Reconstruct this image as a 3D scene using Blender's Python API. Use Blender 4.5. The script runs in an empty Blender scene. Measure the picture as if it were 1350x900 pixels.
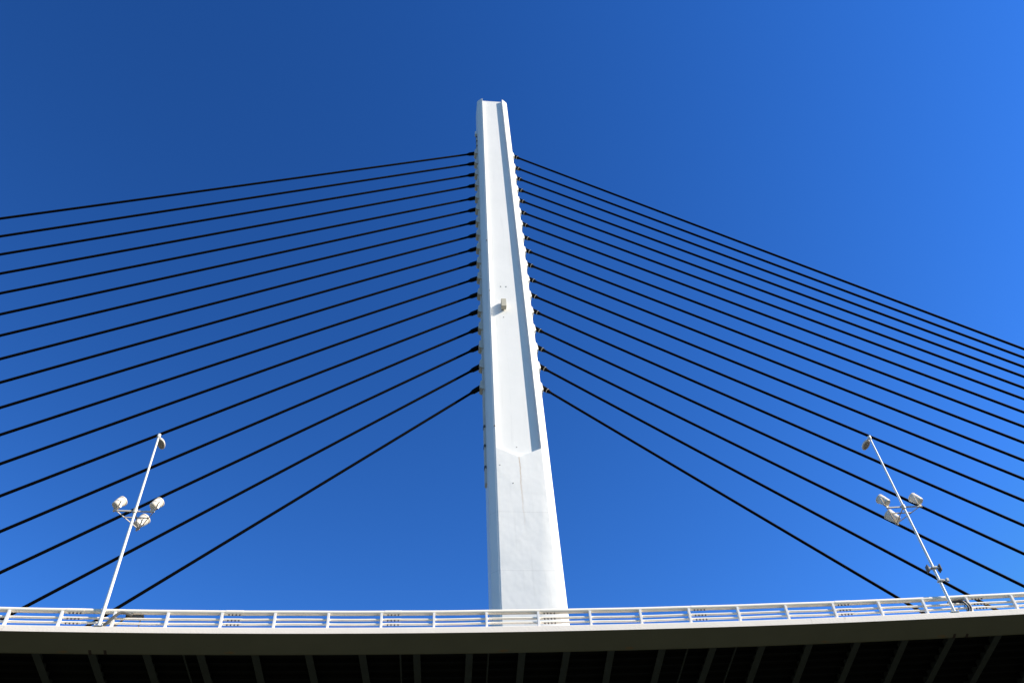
import bpy, bmesh, math, random
from mathutils import Vector, Matrix
random.seed(7)
S = bpy.context.scene
C = S.collection
PI = math.pi

# ------------------------------------------------------------------ helpers
def mesh_obj(name, bm, mat, parent=None, smooth=False):
    """link a bmesh whose coordinates are in world space; the parent's location is taken off"""
    bmesh.ops.recalc_face_normals(bm, faces=bm.faces)
    me = bpy.data.meshes.new(name)
    if parent is not None:
        bmesh.ops.translate(bm, verts=bm.verts, vec=-world_loc(parent))
    bm.to_mesh(me); bm.free()
    if smooth:
        for p in me.polygons: p.use_smooth = True
        try: me.set_sharp_from_angle(angle=math.radians(40))
        except Exception: pass
    me.materials.append(mat)
    o = bpy.data.objects.new(name, me)
    C.objects.link(o)
    if parent is not None: o.parent = parent
    return o

def world_loc(o):
    v = Vector(o.location)
    while o.parent is not None:
        o = o.parent; v += Vector(o.location)
    return v

def thing(name, loc, label, cat, group=None):
    o = bpy.data.objects.new(name, None); C.objects.link(o)
    o.location = loc; o.empty_display_size = .3
    o['label'] = label; o['category'] = cat
    if group: o['group'] = group
    return o

def tag(o, label, cat, group=None):
    o['label'] = label; o['category'] = cat
    if group: o['group'] = group
    return o

def hexa(bm, p):
    """p: 8 points, 0-3 one end ring, 4-7 the other"""
    v = [bm.verts.new(q) for q in p]
    for f in ((3, 2, 1, 0), (4, 5, 6, 7), (0, 1, 5, 4), (1, 2, 6, 5), (2, 3, 7, 6), (3, 0, 4, 7)):
        bm.faces.new([v[i] for i in f])

def box(bm, c, sx, sy, sz, ax=Vector((1, 0, 0)), ay=Vector((0, 1, 0)), az=Vector((0, 0, 1)), bev=0):
    c = Vector(c); x, y, z = ax * (sx / 2), ay * (sy / 2), az * (sz / 2)
    b = bmesh.new() if bev else bm
    hexa(b, [c - x - y - z, c + x - y - z, c + x + y - z, c - x + y - z,
             c - x - y + z, c + x - y + z, c + x + y + z, c - x + y + z])
    if bev:
        bmesh.ops.bevel(b, geom=b.edges[:], offset=bev, segments=2, affect='EDGES')
        me = bpy.data.meshes.new('tmp'); b.to_mesh(me); b.free(); bm.from_mesh(me); bpy.data.meshes.remove(me)

def frame_of(d):
    d = d.normalized()
    up = Vector((0, 0, 1)) if abs(d.z) < .95 else Vector((1, 0, 0))
    a = d.cross(up).normalized(); b = a.cross(d).normalized()
    return a, b

def tube(bm, pts, rad, seg=12, cap=True):
    """pts: list of points, rad: number or list"""
    pts = [Vector(p) for p in pts]; n = len(pts)
    if not hasattr(rad, '__len__'): rad = [rad] * n
    rings = []
    for i, p in enumerate(pts):
        d = (pts[min(i + 1, n - 1)] - pts[max(i - 1, 0)])
        a, b = frame_of(d)
        rings.append([bm.verts.new(p + (a * math.cos(t) + b * math.sin(t)) * rad[i])
                      for t in [2 * PI * k / seg for k in range(seg)]])
    for r0, r1 in zip(rings[:-1], rings[1:]):
        for k in range(seg):
            bm.faces.new((r0[k], r0[(k + 1) % seg], r1[(k + 1) % seg], r1[k]))
    if cap:
        bm.faces.new(rings[0][::-1]); bm.faces.new(rings[-1])

def prism(bm, prof, a, b):
    """prof: list of (u, v) ; a(u,v) and b(u,v) give the two end rings"""
    A = [bm.verts.new(a(u, v)) for u, v in prof]; B = [bm.verts.new(b(u, v)) for u, v in prof]
    n = len(prof)
    for i in range(n):
        bm.faces.new((A[i], A[(i + 1) % n], B[(i + 1) % n], B[i]))
    bm.faces.new(A[::-1]); bm.faces.new(B)

# ------------------------------------------------------------------ materials
def mat(name, col, rough=.5, metal=0., var=.0, scale=3., bump=0., bscale=20., dirt=None, spec=.5):
    m = bpy.data.materials.new(name); m.use_nodes = True
    nt = m.node_tree; N = nt.nodes; L = nt.links
    b = N['Principled BSDF']
    b.inputs['Roughness'].default_value = rough; b.inputs['Metallic'].default_value = metal
    b.inputs['Specular IOR Level'].default_value = spec
    b.inputs['Base Color'].default_value = (*col, 1)
    tc = N.new('ShaderNodeTexCoord')
    out = None
    if var:
        n = N.new('ShaderNodeTexNoise'); n.inputs['Scale'].default_value = scale; n.inputs['Detail'].default_value = 6
        L.new(tc.outputs['Object'], n.inputs['Vector'])
        mx = N.new('ShaderNodeMix'); mx.data_type = 'RGBA'
        mx.inputs[6].default_value = (*[c * (1 - var) for c in col], 1)
        mx.inputs[7].default_value = (*[min(1, c * (1 + var)) for c in col], 1)
        L.new(n.outputs['Fac'], mx.inputs[0]); out = mx.outputs[2]
    if dirt:
        dcol, thr, dsc, stretch = dirt
        mp = N.new('ShaderNodeMapping'); mp.inputs['Scale'].default_value = stretch
        L.new(tc.outputs['Object'], mp.inputs['Vector'])
        n = N.new('ShaderNodeTexNoise'); n.inputs['Scale'].default_value = dsc; n.inputs['Detail'].default_value = 8
        n.inputs['Roughness'].default_value = .65
        L.new(mp.outputs[0], n.inputs['Vector'])
        rp = N.new('ShaderNodeMapRange'); rp.inputs[1].default_value = thr; rp.inputs[2].default_value = thr + .14
        L.new(n.outputs['Fac'], rp.inputs[0])
        mx = N.new('ShaderNodeMix'); mx.data_type = 'RGBA'
        if out: L.new(out, mx.inputs[6])
        else: mx.inputs[6].default_value = (*col, 1)
        mx.inputs[7].default_value = (*dcol, 1)
        L.new(rp.outputs[0], mx.inputs[0]); out = mx.outputs[2]
    if out: L.new(out, b.inputs['Base Color'])
    if bump:
        n = N.new('ShaderNodeTexNoise'); n.inputs['Scale'].default_value = bscale; n.inputs['Detail'].default_value = 4
        L.new(tc.outputs['Object'], n.inputs['Vector'])
        bp = N.new('ShaderNodeBump'); bp.inputs['Strength'].default_value = bump; bp.inputs['Distance'].default_value = .05
        L.new(n.outputs['Fac'], bp.inputs['Height']); L.new(bp.outputs[0], b.inputs['Normal'])
    return m

M_white = mat('white_paint', (.80, .80, .79), .45, var=.03, scale=2)
M_rail = mat('rail_paint', (.84, .77, .66), .45, var=.05, scale=3, dirt=((.45, .38, .30), .68, 5, (1, 1, 1)))
M_kerb = mat('kerb_paint', (.85, .77, .69), .6, var=.06, scale=1.5, bump=.1, bscale=14,
             dirt=((.50, .43, .34), .64, 3.5, (1, 1, .3)))
M_anchor_shade = mat('anchor_shade_paint', (.62, .58, .50), .5, var=.12, scale=3, dirt=((.25, .20, .15), .62, 4, (1, 1, 1)))  # tan-grey with the shade of the left side put into the colour
M_cable = mat('black_sheath', (.0015, .0015, .0022), .7, spec=.04)
M_sleeve = mat('black_sleeve', (.002, .002, .002), .6, spec=.06)
M_collar = mat('collar_metal', (.30, .29, .26), .6)
M_fascia = mat('fascia_steel', (.22, .205, .14), .75, var=.12, scale=.8, dirt=((.16, .075, .03), .70, 2.2, (1, 1, 1)), spec=.2)
M_beam = mat('beam_steel', (.075, .08, .07), .7, var=.2, scale=1.5, spec=.2)
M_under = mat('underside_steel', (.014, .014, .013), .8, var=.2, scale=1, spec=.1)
M_asphalt = mat('asphalt', (.05, .05, .052), .9, var=.2, scale=6, bump=.3, bscale=60)
M_post = mat('post_paint', (.80, .78, .77), .45, var=.05, scale=3, dirt=((.50, .42, .33), .66, 5, (1, 1, 1)))
M_bolt = mat('bolt_rust', (.06, .035, .025), .7)
M_dark = mat('dark_steel', (.11, .105, .10), .6)
M_box = mat('beige_box', (.50, .46, .36), .6, var=.08, scale=3)
M_drum = mat('drum_paint', (.80, .71, .60), .4, var=.04, scale=5)
M_glass = mat('lens_glass', (.42, .39, .33), .25)
M_galv = mat('galvanised_steel', (.45, .45, .44), .4, metal=.5, var=.12, scale=6)
M_frame = mat('frame_paint', (.60, .55, .48), .5, var=.06, scale=6)
M_conduit = mat('grey_conduit', (.10, .097, .09), .5, var=.2, scale=8)
M_black = mat('black_cable', (.012, .012, .014), .5)
M_ground = mat('dark_ground', (.045, .046, .034), .95, var=.45, scale=.35, bump=.4, bscale=3,
               dirt=((.030, .040, .018), .5, .8, (1, 1, 1)), spec=.15)

def pylon_material():
    m = bpy.data.materials.new('pylon_white_steel'); m.use_nodes = True
    nt = m.node_tree; N = nt.nodes; L = nt.links; b = N['Principled BSDF']
    b.inputs['Roughness'].default_value = .42; b.inputs['Specular IOR Level'].default_value = .4
    tc = N.new('ShaderNodeTexCoord'); sep = N.new('ShaderNodeSeparateXYZ'); L.new(tc.outputs['Object'], sep.inputs[0])
    def math_(op, a, bb=None, clamp=False):
        n = N.new('ShaderNodeMath'); n.operation = op; n.use_clamp = clamp
        for i, q in enumerate((a, bb)):
            if q is None: continue
            if isinstance(q, (int, float)): n.inputs[i].default_value = q
            else: L.new(q, n.inputs[i])
        return n.outputs[0]
    def noise(scale, detail=5, stretch=None, rough=.55):
        n = N.new('ShaderNodeTexNoise'); n.inputs['Scale'].default_value = scale; n.inputs['Detail'].default_value = detail
        n.inputs['Roughness'].default_value = rough
        if stretch:
            mp = N.new('ShaderNodeMapping'); mp.inputs['Scale'].default_value = stretch
            L.new(tc.outputs['Object'], mp.inputs[0]); L.new(mp.outputs[0], n.inputs[0])
        else: L.new(tc.outputs['Object'], n.inputs[0])
        return n.outputs['Fac']
    def mix(fac, a, c):
        mx = N.new('ShaderNodeMix'); mx.data_type = 'RGBA'
        if isinstance(fac, (int, float)): mx.inputs[0].default_value = fac
        else: L.new(fac, mx.inputs[0])
        if isinstance(a, tuple): mx.inputs[6].default_value = (*a, 1)
        else: L.new(a, mx.inputs[6])
        mx.inputs[7].default_value = (*c, 1)
        return mx.outputs[2]
    x, z = sep.outputs[0], sep.outputs[2]
    # broad tone, run-off streaks, small chips
    mr = N.new('ShaderNodeMapRange'); L.new(noise(.5), mr.inputs[0]); mr.inputs[1].default_value = .35; mr.inputs[2].default_value = .7
    mr.inputs[4].default_value = .5
    col = mix(mr.outputs[0], (.84, .83, .805), (.78, .775, .75))
    st = N.new('ShaderNodeMapRange'); L.new(noise(3.0, 6, (1, 1, .05)), st.inputs[0]); st.inputs[1].default_value = .56; st.inputs[2].default_value = .78
    st.inputs[4].default_value = .32
    col = mix(st.outputs[0], col, (.52, .52, .50))
    ch = N.new('ShaderNodeMapRange'); L.new(noise(2.6, 8, None, .75), ch.inputs[0]); ch.inputs[1].default_value = .735; ch.inputs[2].default_value = .76
    ch.inputs[4].default_value = .5
    col = mix(ch.outputs[0], col, (.33, .31, .28))
    # weld seams of the shaft segments (real lines round the shaft)
    zs = [z0 - PB.z for z0 in (29.46, 33.73)]
    seam = None
    for z0 in zs:
        d = math_('LESS_THAN', math_('ABSOLUTE', math_('SUBTRACT', z, z0)), .035)
        seam = d if seam is None else math_('MAXIMUM', seam, d)
    col = mix(math_('MULTIPLY', seam, .13), col, (.40, .40, .39))
    # rust run below the tip of the V
    wob = math_('MULTIPLY', math_('SUBTRACT', noise(1.2, 3), .5), .25)
    cx = math_('MULTIPLY', math_('SUBTRACT', ZT - PB.z, z), .0)
    dx = math_('ABSOLUTE', math_('SUBTRACT', math_('SUBTRACT', math_('SUBTRACT', x, XT - PB.x), cx), wob))
    dz = math_('SUBTRACT', ZT - PB.z, z)
    width = math_('ADD', .05, math_('MULTIPLY', dz, .008))
    inx = math_('SUBTRACT', 1, math_('DIVIDE', dx, width), True)
    fade = math_('MULTIPLY', math_('GREATER_THAN', dz, 0.), math_('SUBTRACT', 1, math_('DIVIDE', dz, 6.0), True))
    col = mix(math_('MULTIPLY', math_('MULTIPLY', inx, fade), .75), col, (.42, .24, .08))
    L.new(col, b.inputs['Base Color'])
    # plate waviness
    bp = N.new('ShaderNodeBump'); bp.inputs['Strength'].default_value = .27; bp.inputs['Distance'].default_value = .12
    L.new(math_('MULTIPLY', noise(.9, 2, (1, 1, .8)), math_('ADD', math_('MULTIPLY', math_('LESS_THAN', z, ZT + .6 - PB.z), .75), .25)), bp.inputs['Height'])
    bp2 = N.new('ShaderNodeBump'); bp2.inputs['Strength'].default_value = .2; bp2.inputs['Distance'].default_value = .03
    L.new(seam, bp2.inputs['Height']); L.new(bp.outputs[0], bp2.inputs['Normal'])
    L.new(bp2.outputs[0], b.inputs['Normal'])
    return m

# ------------------------------------------------------------------ bridge alignment (curved in plan)
CX, CY, R0 = -5.1, 29.53 - 270., 270.
def P(s, off, z):
    a = s / R0
    return Vector((CX + (R0 + off) * math.sin(a), CY + (R0 + off) * math.cos(a), z))
def tan_(s): a = s / R0; return Vector((math.cos(a), -math.sin(a), 0))
def nrm(s): a = s / R0; return Vector((math.sin(a), math.cos(a), 0))
def so(x, y):
    dx, dy = x - CX, y - CY
    return R0 * math.atan2(dx, dy), math.hypot(dx, dy) - R0
UP = Vector((0, 0, 1))

def sweep(name, prof, s0, s1, step, m, parent):
    bm = bmesh.new(); n = max(1, int(round((s1 - s0) / step))); rings = []
    for i in range(n + 1):
        s = s0 + (s1 - s0) * i / n
        rings.append([bm.verts.new(P(s, o, z)) for o, z in prof])
    k = len(prof)
    for a, b in zip(rings[:-1], rings[1:]):
        for j in range(k):
            bm.faces.new((a[j], a[(j + 1) % k], b[(j + 1) % k], b[j]))
    bm.faces.new(rings[0][::-1]); bm.faces.new(rings[-1])
    return mesh_obj(name, bm, m, parent)

# ------------------------------------------------------------------ ground
bm = bmesh.new()
bmesh.ops.create_grid(bm, x_segments=8, y_segments=8, size=6000)
bmesh.ops.translate(bm, verts=bm.verts, vec=(0, 0, -1.6))
g = mesh_obj('ground', bm, M_ground); g['kind'] = 'structure'

# ------------------------------------------------------------------ deck
def rust_spots(m, spots, col, org):
    """rust patches with a shape of their own at given places of a part"""
    nt = m.node_tree; N = nt.nodes; L = nt.links; b = N['Principled BSDF']
    src = b.inputs['Base Color'].links[0].from_socket
    tc = N.new('ShaderNodeTexCoord'); total = None
    nz = N.new('ShaderNodeTexNoise'); nz.inputs['Scale'].default_value = 7; nz.inputs['Detail'].default_value = 5
    L.new(tc.outputs['Object'], nz.inputs[0])
    for p, rx, ry in spots:
        sub = N.new('ShaderNodeVectorMath'); sub.operation = 'SUBTRACT'; L.new(tc.outputs['Object'], sub.inputs[0]); sub.inputs[1].default_value = p - org
        sc = N.new('ShaderNodeVectorMath'); sc.operation = 'MULTIPLY'; L.new(sub.outputs[0], sc.inputs[0]); sc.inputs[1].default_value = (1 / rx, 1 / ry, 1 / ry)
        ln = N.new('ShaderNodeVectorMath'); ln.operation = 'LENGTH'; L.new(sc.outputs[0], ln.inputs[0])
        mr = N.new('ShaderNodeMapRange'); mr.inputs[1].default_value = 1.2; mr.inputs[2].default_value = .3; L.new(ln.outputs['Value'], mr.inputs[0])
        if total is None: total = mr.outputs[0]
        else:
            mxm = N.new('ShaderNodeMath'); mxm.operation = 'MAXIMUM'; L.new(total, mxm.inputs[0]); L.new(mr.outputs[0], mxm.inputs[1]); total = mxm.outputs[0]
    mu = N.new('ShaderNodeMath'); mu.operation = 'MULTIPLY'; L.new(total, mu.inputs[0]); L.new(nz.outputs['Fac'], mu.inputs[1])
    mr = N.new('ShaderNodeMapRange'); mr.inputs[1].default_value = .10; mr.inputs[2].default_value = .34; L.new(mu.outputs[0], mr.inputs[0])
    mx = N.new('ShaderNodeMix'); mx.data_type = 'RGBA'; L.new(mr.outputs[0], mx.inputs[0]); L.new(src, mx.inputs[6]); mx.inputs[7].default_value = (*col, 1)
    L.new(mx.outputs[2], b.inputs['Base Color'])
rust_spots(M_fascia, [(P(s_, .93, 16.84), .34, .13) for s_ in (-1.4, 8.6, 13.4, 21.0, -7.2, 25.6)], (.34, .19, .08), P(6, 16, 17.0))
H = 17.0
S0, S1 = -112, 104
deck = thing('bridge_deck', P(6, 16, H), 'dark curved bridge deck with white kerb and floor beams underneath', 'bridge deck')
W = 32.0
sweep('kerb', [(0, H), (.55, H), (.55, H + .245), (.02, H + .245), (0, H + .225)], S0, S1, 2, M_kerb, deck)
sweep('kerb', [(W - .55, H), (W, H), (W, H + .245), (W - .55, H + .245)], S0, S1, 2, M_kerb, deck)
sweep('fascia_beam', [(.012, H - .003), (.70, H - .003), (1.04, H - .22), (1.04, H - .27), (.96, H - .27)], S0, S1, 2, M_fascia, deck)
sweep('fascia_beam', [(W - .7, H - .003), (W - .012, H - .003), (W - .96, H - .27), (W - 1.04, H - .27), (W - 1.04, H - .22)], S0, S1, 2, M_fascia, deck)
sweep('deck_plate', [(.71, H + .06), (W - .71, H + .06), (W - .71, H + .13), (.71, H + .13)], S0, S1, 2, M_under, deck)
sweep('roadway', [(.56, H + .134), (W - .56, H + .134), (W - .56, H + .17), (.56, H + .17)], S0, S1, 2, M_asphalt, deck)
for o in (1.9, 2.5, 3.1, 3.7, 4.3, 4.9, 5.5, 6.1):
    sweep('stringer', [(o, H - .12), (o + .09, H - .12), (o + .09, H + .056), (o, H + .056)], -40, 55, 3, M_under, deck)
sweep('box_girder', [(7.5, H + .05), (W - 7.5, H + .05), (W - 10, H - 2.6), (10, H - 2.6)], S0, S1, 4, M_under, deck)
RIBS = [(-8.13,1.02,-8.23,3.24),(-6.23,.97,-6.28,3.09),(-4.35,.94,-4.32,3.18),(-2.46,1.02,-2.36,3.17),(-.52,1.02,-.44,3.18),
 (1.4,1.02,1.59,3.2),(3.35,1.15,3.54,3.24),(5.36,1.19,5.45,3.29),(7.33,1.13,7.36,3.35),(9.31,1.19,9.38,3.43),(11.01,1.15,11.03,3.51),
 (12.7,1.11,12.82,3.61),(14.67,1.1,14.75,3.72),(16.64,1.05,16.64,3.85),(18.55,1.,18.68,4.01),(20.41,.97,20.65,4.17),
 (22.3,1.,22.57,4.34),(24.18,.99,24.58,4.54),(26.03,.88,26.35,4.73),(27.88,1.06,28.27,4.94)]
ribs = [(a, (c - a) / (d - b) * .6) for a, b, c, d in RIBS]
while ribs[0][0] > -22: ribs.insert(0, (ribs[0][0] - 1.9, -.05))
while ribs[-1][0] < 44: ribs.append((ribs[-1][0] + 1.9, .14))
for s, k in ribs:
    bm = bmesh.new()
    f = lambda o, ds, z: P(s + (o - 1) * k + ds, o, z)
    # bottom flange + web
    o0, o1 = 1.06, 8.2
    w = .135
    hexa(bm, [f(o0, -w, H - .27), f(o0, w, H - .27), f(o0, w, H - .245), f(o0, -w, H - .245),
              f(o1, -w, H - .40), f(o1, w, H - .40), f(o1, w, H - .375), f(o1, -w, H - .375)])
    hexa(bm, [f(o0, -.012, H - .242), f(o0, .012, H - .242), f(o0, .012, H + .055), f(o0, -.012, H + .055),
              f(o1, -.012, H - .372), f(o1, .012, H - .372), f(o1, .012, H + .055), f(o1, -.012, H + .055)])
    mesh_obj('floor_beam', bm, M_beam, deck)
# thin drain pipes slung between some floor beams
for s in (4.75, 8.05, 17.4 - 1.7, 19.3 - 1.7, -3.1):
    bm = bmesh.new(); tube(bm, [P(s, 1.1, H - .16), P(s + .1, 7.4, H - .2)], .035, 8)
    mesh_obj('drain_pipe', bm, M_beam, deck, True)
# bracket plates on the fascia below the two lamp poles
LP_S = so(-11.06, 29.52)[0]; RP_S = so(20.90, 28.37)[0]
for s in (LP_S - .30, LP_S + .22, RP_S + .05, RP_S + .55):
    bm = bmesh.new()
    a = P(s, .97, H - .24)
    hexa(bm, [P(s - .05, .80, H - .225), P(s + .05, .80, H - .225), P(s + .05, 1.02, H - .29), P(s - .05, 1.02, H - .29),
              P(s - .05, .80, H - .19), P(s + .05, .80, H - .19), P(s + .05, 1.02, H - .25), P(s - .05, 1.02, H - .25)])
    mesh_obj('bracket', bm, M_bolt, deck)

# ------------------------------------------------------------------ railing
POSTS = [-9.21,-7.41,-5.58,-3.72,-1.8,.11,2.06,4.02,5.98,7.96,9.93,11.92,13.87,15.77,17.69,19.59,21.47,23.29,25.06,26.82]
while POSTS[0] > -30: POSTS.insert(0, POSTS[0] - 1.85)
while POSTS[-1] < 48: POSTS.append(POSTS[-1] + 1.8)
RO = .27
rail = thing('bridge_railing', P(6, RO, H + .245), 'white three bar guard railing standing on the kerb along the deck edge', 'railing')
ZT_R, ZM, ZL = H + .985, H + .705, H + .52
def rail_bar(name, z, r, wob):
    bm = bmesh.new(); pts = []
    s = POSTS[0] - .8
    while s < POSTS[-1] + .8:
        pts.append(P(s, RO, z + wob * (math.sin(s * 1.7) * .6 + math.sin(s * .73 + 1) * .7))); s += .475
    tube(bm, pts, r, 14)
    return mesh_obj(name, bm, M_rail, rail, True)
rail_bar('top_rail', ZT_R, .095, .004)
rail_bar('middle_rail', ZM, .045, .009)
rail_bar('lower_rail', ZL, .045, .010)
for s in POSTS:
    bm = bmesh.new(); t, n = tan_(s), nrm(s)
    box(bm, P(s, RO - .05, H + .245 + .345), .088, .13, .685, t, n, UP, bev=.008)
    box(bm, P(s, RO - .03, H + .262), .22, .24, .022, t, n, UP, bev=.004)
    mesh_obj('post', bm, M_post, rail)
# splice sleeves with bolts beside every third post
base = POSTS.index(-7.41)
for i in range(1, len(POSTS)):
    if (i - base) % 3 or not -14 < POSTS[i] < 34: continue
    s = POSTS[i] + .12; e = s + .62
    for z, r in ((ZT_R, .101), (ZM, .050), (ZL, .050)):
        bm = bmesh.new(); tube(bm, [P(s + (e - s) * k / 3, RO, z) for k in range(4)], r, 14)
        sl = mesh_obj('splice_sleeve', bm, M_rail, rail, True)
        for k in range(4):
            q = P(s + .12 + .13 * k, RO - .03, z - r * .93)
            bm = bmesh.new(); tube(bm, [q + Vector((0, 0, .02)), q - nrm(s) * .012 - Vector((0, 0, .025))], .026, 6)
            mesh_obj('splice_bolt', bm, M_bolt, sl)

# ------------------------------------------------------------------ pylon
FY = 44.0
PB = Vector((6.8, 45.3, -1.6))
XT, ZT = 6.83, 38.24
def xl(z): return 5.10 + (5.755 - 5.10) * (z - 27.4) / (89.7 - 27.4)
def xr(z): return 8.545 + (8.11 - 8.545) * (z - 27.4) / (89.7 - 27.4)
DEP = .28
ZTOP = 90.35
M_pylon = pylon_material()
pyl = thing('bridge_pylon', PB, 'tall tapering white steel pylon with recessed front channel, rising behind the railing', 'bridge pylon')
CHX, CHY, BACK = .48, .38, 2.6
bm = bmesh.new()
def ring(z):
    l, r = xl(z), xr(z)
    return [(l, FY, z), (r, FY, z), (r + CHX, FY + CHY, z), (r + CHX, FY + BACK - CHY, z), (r, FY + BACK, z),
            (l, FY + BACK, z), (l - CHX, FY + BACK - CHY, z), (l - CHX, FY + CHY, z)]
zb = -1.7
B = [bm.verts.new(p) for p in ring(zb)]; T = [bm.verts.new(p) for p in ring(ZTOP)]
for i in range(1, 8):
    bm.faces.new((B[i], B[(i + 1) % 8], T[(i + 1) % 8], T[i]))
il = lambda z: xl(z) + .10
ir = lambda z: xr(z) - .085
ZV = 39.05
F = [bm.verts.new(p) for p in ((il(ZTOP), FY, ZTOP), (il(ZV), FY, ZV), (XT, FY, ZT), (ir(ZV), FY, ZV), (ir(ZTOP), FY, ZTOP))]
G = [bm.verts.new((v.co.x, FY + DEP, v.co.z)) for v in F]
bm.faces.new((B[0], B[1], T[1], F[4], F[3], F[2], F[1], F[0], T[0]))
for i in range(4): bm.faces.new((F[i], F[i + 1], G[i + 1], G[i]))
bm.faces.new(G)
bm.faces.new((T[0], F[0], G[0], G[4], F[4], T[1], T[2], T[3], T[4], T[5], T[6], T[7]))
bm.faces.new(B)
# soften the long edges
bmesh.ops.recalc_face_normals(bm, faces=bm.faces)
ed = [e for e in bm.edges if abs(e.verts[0].co.z - e.verts[1].co.z) > 20 and all(v.co.y < FY + .01 or abs(v.co.y - FY - CHY) < .01 for v in e.verts)
      and e.verts[0] not in F and e.verts[1] not in F]
bmesh.ops.bevel(bm, geom=ed, offset=.045, segments=3, affect='EDGES')
mesh_obj('shaft', bm, M_pylon, pyl, True)

CAB_L = [(4.56,80.29,-95.04,31.04),(4.58,78.3,-91.22,32.27),(4.59,76.16,-87.76,33.34),(4.6,74.1,-83.97,34.46),(4.6,71.84,-80.52,35.43),
 (4.61,69.85,-76.42,36.51),(4.61,67.75,-72.64,37.46),(4.61,65.67,-68.44,38.45),(4.61,63.55,-64.55,39.3),(4.61,61.46,-60.46,40.14),
 (4.6,59.24,-56.36,40.92),(4.59,57.06,-52.12,41.66),(4.58,54.83,-47.66,42.36),(4.57,52.69,-42.95,43.03),(4.55,50.48,-37.97,43.65),
 (4.54,48.28,-32.85,44.2),(4.51,45.99,-27.38,44.68)]
CAB_R = [(9.29,80.06,73.97,34.4),(9.34,77.79,73.57,34.52),(9.4,75.74,72.87,34.72),(9.44,73.62,72.13,34.92),(9.49,71.64,71.04,35.23),
 (9.53,69.6,70.02,35.51),(9.57,67.57,68.58,35.89),(9.59,65.43,67.03,36.3),(9.61,63.38,65.14,36.79),(9.62,61.29,62.98,37.33),
 (9.62,59.17,60.78,37.86),(9.61,56.99,58.12,38.47),(9.6,54.9,54.97,39.17),(9.57,52.66,51.57,39.88),(9.54,50.43,47.81,40.61),
 (9.5,48.27,43.63,41.37),(9.45,45.96,39.02,42.12)]
CYC = FY + 1.3
NTH = ['topmost', 'second', 'third', 'fourth', 'fifth', 'sixth', 'seventh', 'eighth', 'ninth', 'tenth', 'eleventh', 'twelfth',
       'thirteenth', 'fourteenth', 'fifteenth', 'second lowest', 'lowest']
def side_x(z, sd): return xl(z) - CHX if sd < 0 else xr(z) + CHX
for sd, lst in ((-1, CAB_L), (1, CAB_R)):
    for i, (tx, tz, dx, dy) in enumerate(lst):
        top = Vector((tx, CYC, tz)); bot = Vector((dx, dy, H + .3)); d = (bot - top).normalized()
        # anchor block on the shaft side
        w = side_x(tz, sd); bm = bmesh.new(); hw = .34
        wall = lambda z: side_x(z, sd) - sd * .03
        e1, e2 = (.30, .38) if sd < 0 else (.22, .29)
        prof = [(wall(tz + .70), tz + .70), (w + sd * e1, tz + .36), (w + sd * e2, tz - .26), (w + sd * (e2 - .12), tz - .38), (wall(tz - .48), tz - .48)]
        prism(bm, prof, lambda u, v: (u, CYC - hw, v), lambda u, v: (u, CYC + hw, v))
        mesh_obj('anchor_block', bm, M_anchor_shade if sd < 0 else M_white, pyl)  # left blocks have their shade painted in, right ones stay white
        # cable: empty at the deck socket
        where = 'left' if sd < 0 else 'right'
        if i == 0: lab = f'black stay cable on the {where} of the white pylon, topmost of its fan'
        elif i == 16: lab = f'black stay cable on the {where} of the white pylon, lowest and shortest of its fan'
        elif i == 15: lab = f'black stay cable on the {where} of the white pylon, just above the lowest one'
        else: lab = f'black stay cable on the {where} of the white pylon, {NTH[i]} from the top'
        t = thing('stay_cable', bot, lab, 'stay cable', 'stay cables fanning down from the pylon')
        st = Vector((w + sd * .30, CYC, tz)) - d * 0
        st = top + d * ((w + sd * (.32 if sd < 0 else .23) - tx) / d.x)
        Lc = (bot - st).length
        bm = bmesh.new(); pts = []
        for k in range(13):
            q = st.lerp(bot, k / 12); sag = .0007 * Lc * 4 * (k / 12) * (1 - k / 12)
            pts.append(q - Vector((0, 0, sag)))
        tube(bm, pts, .097, 10)
        mesh_obj('cable', bm, M_cable, t, True)
        ll = .62 if sd < 0 else .55
        bm = bmesh.new(); tube(bm, [st - d * .1, st + d * ll * .75, st + d * ll, st + d * (ll + .35)], [.195, .19, .175, .10], 12)
        mesh_obj('socket_sleeve', bm, M_sleeve, t, True)
        bm = bmesh.new(); tube(bm, [st + d * (ll * .98 + .02), st + d * (ll * .98 + .07)], .183, 12)
        mesh_obj('clamp_ring', bm, M_collar if sd > 0 else M_sleeve, t, True)
        bm = bmesh.new(); tube(bm, [bot - d * 2.0, bot + d * .3], [.14, .17], 12)
        mesh_obj('deck_socket', bm, M_sleeve, t, True)
        if i >= 0:
            bm = bmesh.new(); box(bm, bot + Vector((0, 0, -.12)), .9, .7, .5, bev=.03)
            mesh_obj('deck_anchor', bm, M_galv, deck)
# long side plate on the shaded side, that shade in its colour, with brackets
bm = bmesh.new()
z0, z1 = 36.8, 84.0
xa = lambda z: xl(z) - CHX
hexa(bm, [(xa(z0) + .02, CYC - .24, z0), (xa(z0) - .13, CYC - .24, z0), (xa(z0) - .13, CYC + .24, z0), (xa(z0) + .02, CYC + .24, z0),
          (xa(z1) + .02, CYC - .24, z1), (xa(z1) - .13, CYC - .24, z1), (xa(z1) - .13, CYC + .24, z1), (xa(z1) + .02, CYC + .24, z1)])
mesh_obj('side_plate', bm, M_anchor_shade, pyl)
for z in (38.2, 40.1, 41.9, 81.6, 82.6, 83.5):
    bm = bmesh.new(); box(bm, (xa(z) - .09, CYC - .10, z), .14, .42, .20, bev=.02); mesh_obj('bracket', bm, M_dark, pyl)
bm = bmesh.new(); box(bm, (xa(84.3) - .14, CYC - .1, 84.35), .22, .4, .6, bev=.03); mesh_obj('warning_light', bm, M_white, pyl)
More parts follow.
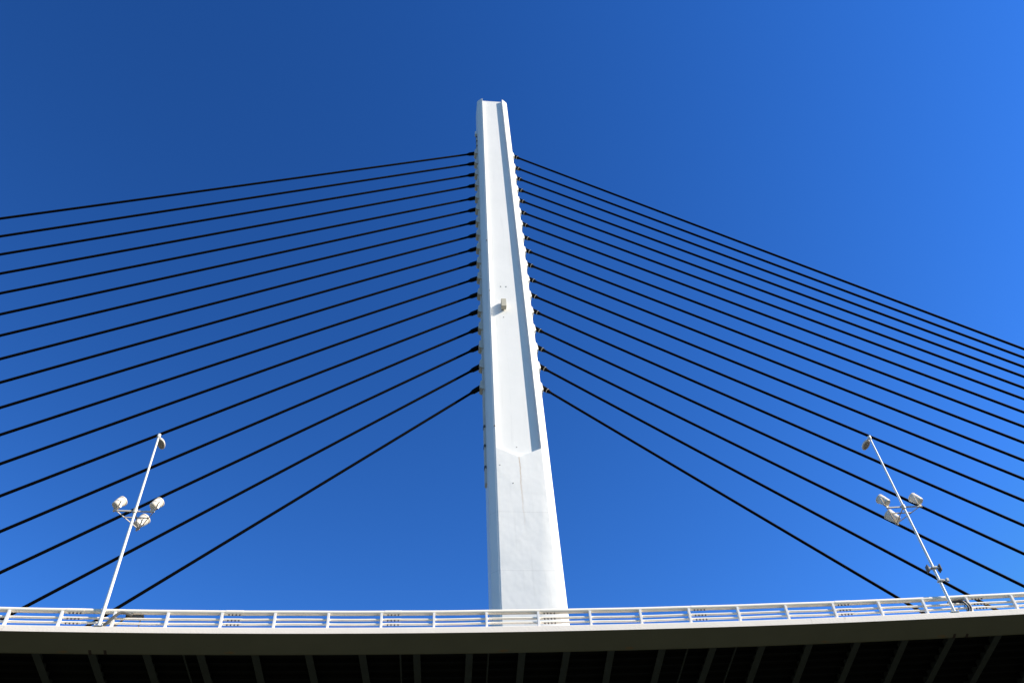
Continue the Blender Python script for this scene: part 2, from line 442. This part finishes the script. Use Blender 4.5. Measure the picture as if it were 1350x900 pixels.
# small holes / bolts on the front
for x, y, z, r in ((6.435, FY + DEP, 56.94, .05), (6.88, FY + DEP, 56.95, .05), (5.45, FY, 63.1, .06), (xl(56) + .05, FY, 56.0, .045),
                   (xl(41) + .05, FY, 41.0, .06), (6.5, FY + DEP, 53.0, .035), (6.75, FY + DEP, 39.35, .03), (5.5, FY, 37.5, .03), (6.29, FY, 36.0, .035)):
    bm = bmesh.new(); tube(bm, [(x, y + .01, z), (x, y - .02, z)], r, 10); mesh_obj('bolt', bm, M_dark, pyl)
# box on the front
bm = bmesh.new(); yb = FY + DEP
box(bm, (6.535, yb - .26, 54.35), .40, .40, .95, bev=.02)
for dz in (-.3, .3): box(bm, (6.535, yb - .03, 54.35 + dz), .22, .07, .10)
t = tag(mesh_obj('equipment_box', bm, M_box), 'small beige equipment box fixed to the front of the white pylon', 'equipment box')

# ------------------------------------------------------------------ lamp poles
def drum(parent, c, aim, rc=.195, rb=.155, ln=.47):
    """floodlight: drum body, lens, yoke"""
    a = aim.normalized(); c = Vector(c)
    pr = [(-ln / 2, .0), (-ln / 2, rb * .82), (-ln / 2 + .03, rb), (-ln * .12, rb + .012), (-ln * .10, rb + .026), (ln * .18, rc), (ln * .40, rc),
          (ln * .41, rc + .018), (ln / 2, rc + .018), (ln / 2, rc - .02), (ln / 2 - .03, rc - .025)]
    bm = bmesh.new(); u, v = frame_of(a); seg = 24; rings = []
    for h, r in pr[1:]:
        rings.append([bm.verts.new(c + a * h + (u * math.cos(k * 2 * PI / seg) + v * math.sin(k * 2 * PI / seg)) * r) for k in range(seg)])
    bm.faces.new(rings[0])
    for r0, r1 in zip(rings[:-1], rings[1:]):
        for k in range(seg): bm.faces.new((r0[k], r0[(k + 1) % seg], r1[(k + 1) % seg], r1[k]))
    bm.faces.new(rings[-1])
    body = mesh_obj('floodlight', bm, M_drum, parent, True)
    bm = bmesh.new(); tube(bm, [c + a * (ln / 2 - .028), c + a * (ln / 2 - .012)], rc - .03, 24)
    mesh_obj('lens', bm, M_glass, body, True)
    # yoke: two arms from the pivots down to a foot on the frame
    side = a.cross(UP).normalized(); back = side.cross(UP)
    foot = c - UP * .34
    bm = bmesh.new()
    for sgn in (-1, 1):
        p0 = c + side * sgn * (rc + .035) + a * .02; p1 = foot + side * sgn * (rc + .035) * .95 + UP * .06
        dd = (p0 - p1); m_ = (p0 + p1) / 2
        box(bm, m_, .02, .07, dd.length + .06, side, dd.normalized().cross(side), dd.normalized())
        tube(bm, [p0 - side * sgn * .04, p0 + side * sgn * .03], .035, 8)
    box(bm, foot + UP * .05, (rc + .035) * 2, .07, .025, side, side.cross(UP), UP)
    tube(bm, [foot - UP * .05, foot + UP * .05], .035, 8)
    mesh_obj('yoke', bm, M_drum, body)
    return body

def lamp_pole(base, toptilt, zf, ztop, label, aims, sgn):
    pw = 1.0 if sgn > 0 else .86
    s, off = so(base.x, base.y); t, n = tan_(s), nrm(s)
    root = thing('lamp_pole', base, label, 'lamp pole', 'lamp poles on the kerb')
    top = Vector((base.x + toptilt, base.y, ztop))
    bm = bmesh.new(); tube(bm, [base, base + UP * 1.2, top], [.068 * pw, .064 * pw, .042 * pw], 14); mesh_obj('pole', bm, M_white, root, True)
    bm = bmesh.new(); box(bm, base + UP * .015, .32, .16, .03, t, n, UP, bev=.005)
    for k in range(4):
        e = base + (t * .13 * (1 if k & 1 else -1) + n * .06 * (1 if k & 2 else -1))
        tube(bm, [e + UP * .03, e + UP * .075], .022, 6)
    mesh_obj('base_plate', bm, M_galv, root)
    # triangular frame
    ctr = base.lerp(top, (zf - base.z) / (ztop - base.z)); ctr.z = zf
    A, B_, D = ctr - t * .72, ctr + t * .72, ctr + n * 1.20 - t * .05 * sgn
    bm = bmesh.new()
    for p, q in ((A, B_), (B_, D), (D, A), (ctr, D)): 
        dd = q - p; wd = .05 if p is A and q is B_ else .03
        box(bm, (p + q) / 2, wd, wd, dd.length, dd.normalized().cross(UP), UP, dd.normalized())
    p, q = A.lerp(D, .35), B_.lerp(D, .35); dd = q - p
    box(bm, (p + q) / 2, .05, .03, dd.length, dd.normalized().cross(UP), UP, dd.normalized())
    tube(bm, [ctr - UP * .09, ctr + UP * .09], .085, 12)
    mesh_obj('mounting_frame', bm, M_frame, root)
    for q, aim, f in zip((A, B_, D), aims, (1, 1, 1.15)):
        cc = q + UP * .37
        drum(root, cc, Vector(aim) - cc, .195 * f, .155 * f, .47 * f)
    # street light head at the top, reaching over the deck
    bm = bmesh.new()
    tube(bm, [top - UP * .1, top + UP * .06], .075, 12)
    tube(bm, [top + UP * .02, top + n * .35 + UP * .05], [.045, .04], 10)
    hd = mesh_obj('lamp_arm', bm, M_white, root, True)
    bm = bmesh.new(); c0 = top + n * .55 + UP * .05; seg = 20; rings = []
    for h, f in ((-.075, .80), (-.06, .95), (-.02, 1.0), (.03, .93), (.07, .7), (.09, .35)):
        rings.append([bm.verts.new(c0 + n * math.cos(k * 2 * PI / seg) * .36 * f + t * math.sin(k * 2 * PI / seg) * .17 * f + UP * h) for k in range(seg)])
    bm.faces.new(rings[0]); bm.faces.new(rings[-1])
    for r0, r1 in zip(rings[:-1], rings[1:]):
        for k in range(seg): bm.faces.new((r0[k], r0[(k + 1) % seg], r1[(k + 1) % seg], r1[k]))
    lh = mesh_obj('lamp_head', bm, M_drum, root, True)
    bm = bmesh.new(); seg = 20
    lo = [bm.verts.new(c0 + n * math.cos(k * 2 * PI / seg) * .27 + t * math.sin(k * 2 * PI / seg) * .12 - UP * .082) for k in range(seg)]
    hi = [bm.verts.new(v_.co + UP * .012) for v_ in lo]
    bm.faces.new(lo); bm.faces.new(hi)
    for k in range(seg): bm.faces.new((lo[k], lo[(k + 1) % seg], hi[(k + 1) % seg], hi[k]))
    mesh_obj('lens', bm, M_glass, lh)
    return root, t, n
LB = P(LP_S, .05, H + .245); LB.x, LB.y = -11.06, 29.53
LB = P(LP_S, .06, H + .247); RB = P(RP_S, .06, H + .247)
lamp_pole(LB, -.095, 22.34, 26.4, 'white lamp pole with three drum floodlights, standing left of the pylon', ((2, 44, 52), (2, 44, 50), (6, 44, 58)), 1)
_, tR, nR = lamp_pole(RB, -.055, 22.30, 26.3, 'white lamp pole with clamped equipment boxes, standing right of the pylon', ((9, 44, 50), (9, 44, 52), (7, 44, 56)), -1)

# equipment clamped to the right pole
q = Vector((20.895, 28.30, 19.23))
eb = thing('control_box', q, 'pair of small dark grey control boxes clamped to the right lamp pole', 'control box')
for sg, w in ((-1, .22), (1, .25)):
    bm = bmesh.new(); box(bm, q + tR * sg * .25 + nR * .05, .045, w, .29, tR, nR, UP, bev=.01)
    box(bm, q + tR * sg * .20 + nR * .05, .05, w * .6, .2, tR, nR, UP, bev=.01); mesh_obj('housing', bm, M_dark, eb)
bm = bmesh.new(); box(bm, q, .46, .05, .05, tR, nR, UP); box(bm, q, .20, .20, .06, tR, nR, UP); mesh_obj('clamp', bm, M_galv, eb)
q = Vector((20.90, 28.30, 18.63))
bm = bmesh.new(); box(bm, q, .20, .20, .05, tR, nR, UP); box(bm, q + tR * .22 + UP * .02, .26, .05, .05, tR, nR, UP); box(bm, q + tR * .30 + UP * .03, .10, .10, .14, tR, nR, UP, bev=.01)
tag(mesh_obj('sensor_bracket', bm, M_galv), 'small grey sensor bracket low on the right lamp pole', 'sensor bracket')

# junction boxes under the top rail and the conduits that run to the pole feet
def jbox(s, name_lab):
    bm = bmesh.new(); box(bm, P(s, RO + .10, H + .83), .62, .16, .14, tan_(s), nrm(s), UP, bev=.012)
    for d in (-.2, .22): box(bm, P(s + d, RO + .12, H + .86), .04, .05, .16, tan_(s), nrm(s), UP)
    box(bm, P(s + .25, RO + .02, H + .62), .03, .03, .42, tan_(s), nrm(s), UP)
    return tag(mesh_obj('junction_box', bm, M_dark), name_lab, 'junction box')
def conduit(pts, r, m, lab, grp=None):
    # smooth curve through the points
    pts = [Vector(p) for p in pts]; out = []
    e = [pts[0]] + pts + [pts[-1]]
    for i in range(1, len(e) - 2):
        for k in range(6):
            t = k / 6; p0, p1, p2, p3 = e[i - 1], e[i], e[i + 1], e[i + 2]
            out.append(.5 * ((2 * p1) + (p2 - p0) * t + (2 * p0 - 5 * p1 + 4 * p2 - p3) * t * t + (3 * p1 - p0 - 3 * p2 + p3) * t ** 3))
    out.append(pts[-1]); bm = bmesh.new(); tube(bm, out, r, 8)
    return tag(mesh_obj('conduit', bm, m, None, True), lab, 'conduit', grp)
jl = LP_S + 1.05
jbox(jl, 'dark grey junction box under the top rail beside the left lamp pole')
for k, (dz, lab) in enumerate(((0, 'thick grey flexible conduit rising from the foot of the left lamp pole'),
                               (1, 'grey conduit dropping straight behind the bars by the left lamp pole'))):
    if k == 0:
        conduit([P(LP_S + .10, .10, H + .27), P(LP_S + .26, .06, H + .42), P(LP_S + .46, .05, H + .68), P(LP_S + .62, .08, H + .84), P(LP_S + .82, .18, H + .86), P(LP_S + .98, .26, H + .82)], .055, M_conduit, lab)
    else:
        conduit([P(LP_S + .16, .22, H + .26), P(LP_S + .42, .30, H + .40), P(LP_S + .62, .33, H + .62), P(LP_S + .70, .32, H + .76)], .035, M_conduit, lab)
jr = RP_S + .45
jbox(jr - .05, 'dark grey junction box under the top rail beside the right lamp pole')
conduit([P(jr - .18, .30, H + .80), P(jr + .02, .10, H + .76), P(jr + .16, .08, H + .58), P(jr + .17, .09, H + .40), P(jr + .10, .14, H + .25)], .032, M_black, 'black cable looping down from the right junction box, nearer the pole')
conduit([P(jr + .02, .30, H + .80), P(jr + .20, .12, H + .74), P(jr + .29, .10, H + .56), P(jr + .28, .11, H + .40), P(jr + .22, .16, H + .25)], .028, M_black, 'black cable looping down from the right junction box, farther from the pole')

# ------------------------------------------------------------------ camera
cam = bpy.data.cameras.new('camera'); co = bpy.data.objects.new('camera', cam); C.objects.link(co)
F_ = Vector((.1042763, .6583749, .7454321)); R_ = Vector((.9938779, -.0964999, -.0538008)); U_ = Vector((-.0365131, -.7464786, .6644069))
co.matrix_world = Matrix(((R_.x, U_.x, -F_.x, 0), (R_.y, U_.y, -F_.y, 0), (R_.z, U_.z, -F_.z, 0), (0, 0, 0, 1)))
cam.sensor_width = 36; cam.lens = 36 * 1150 / 1350; cam.clip_start = .1; cam.clip_end = 20000
S.camera = co

# ------------------------------------------------------------------ light
AZ, EL = math.radians(66), math.radians(36)
sd = Vector((math.sin(AZ) * math.cos(EL), -math.cos(AZ) * math.cos(EL), math.sin(EL)))
sun = bpy.data.lights.new('sun', 'SUN'); sun.energy = 5.0; sun.angle = math.radians(.53); sun.color = (1, .905, .765)
sun_o = bpy.data.objects.new('sun', sun); C.objects.link(sun_o); sun_o.rotation_euler = sd.to_track_quat('Z', 'Y').to_euler()
w = bpy.data.worlds.new('World'); S.world = w; w.use_nodes = True
N = w.node_tree.nodes; L = w.node_tree.links
sky = N.new('ShaderNodeTexSky'); sky.sky_type = 'NISHITA'; sky.sun_disc = False
sky.sun_elevation = EL; sky.sun_rotation = math.atan2(sd.x, sd.y)
sky.altitude = 0; sky.air_density = 1.0; sky.dust_density = .0; sky.ozone_density = 3.0
gm = N.new('ShaderNodeGamma'); gm.inputs[1].default_value = 1.8
hs = N.new('ShaderNodeHueSaturation'); hs.inputs['Saturation'].default_value = 1.062
L.new(sky.outputs[0], gm.inputs[0]); L.new(gm.outputs[0], hs.inputs['Color']); hs.inputs['Value'].default_value = 1.09
cap = N.new('ShaderNodeVectorMath'); cap.operation = 'MINIMUM'
k_ = .05 * 2 ** .75
cap.inputs[1].default_value = (.58 / k_, .74 / k_, .92 / k_)
L.new(hs.outputs[0], cap.inputs[0]); L.new(cap.outputs[0], N['Background'].inputs['Color'])
N['Background'].inputs['Strength'].default_value = .05
vs = S.view_settings; vs.view_transform = 'Standard'; vs.look = 'None'; vs.exposure = .75; vs.gamma = 1; vs.use_curve_mapping = False
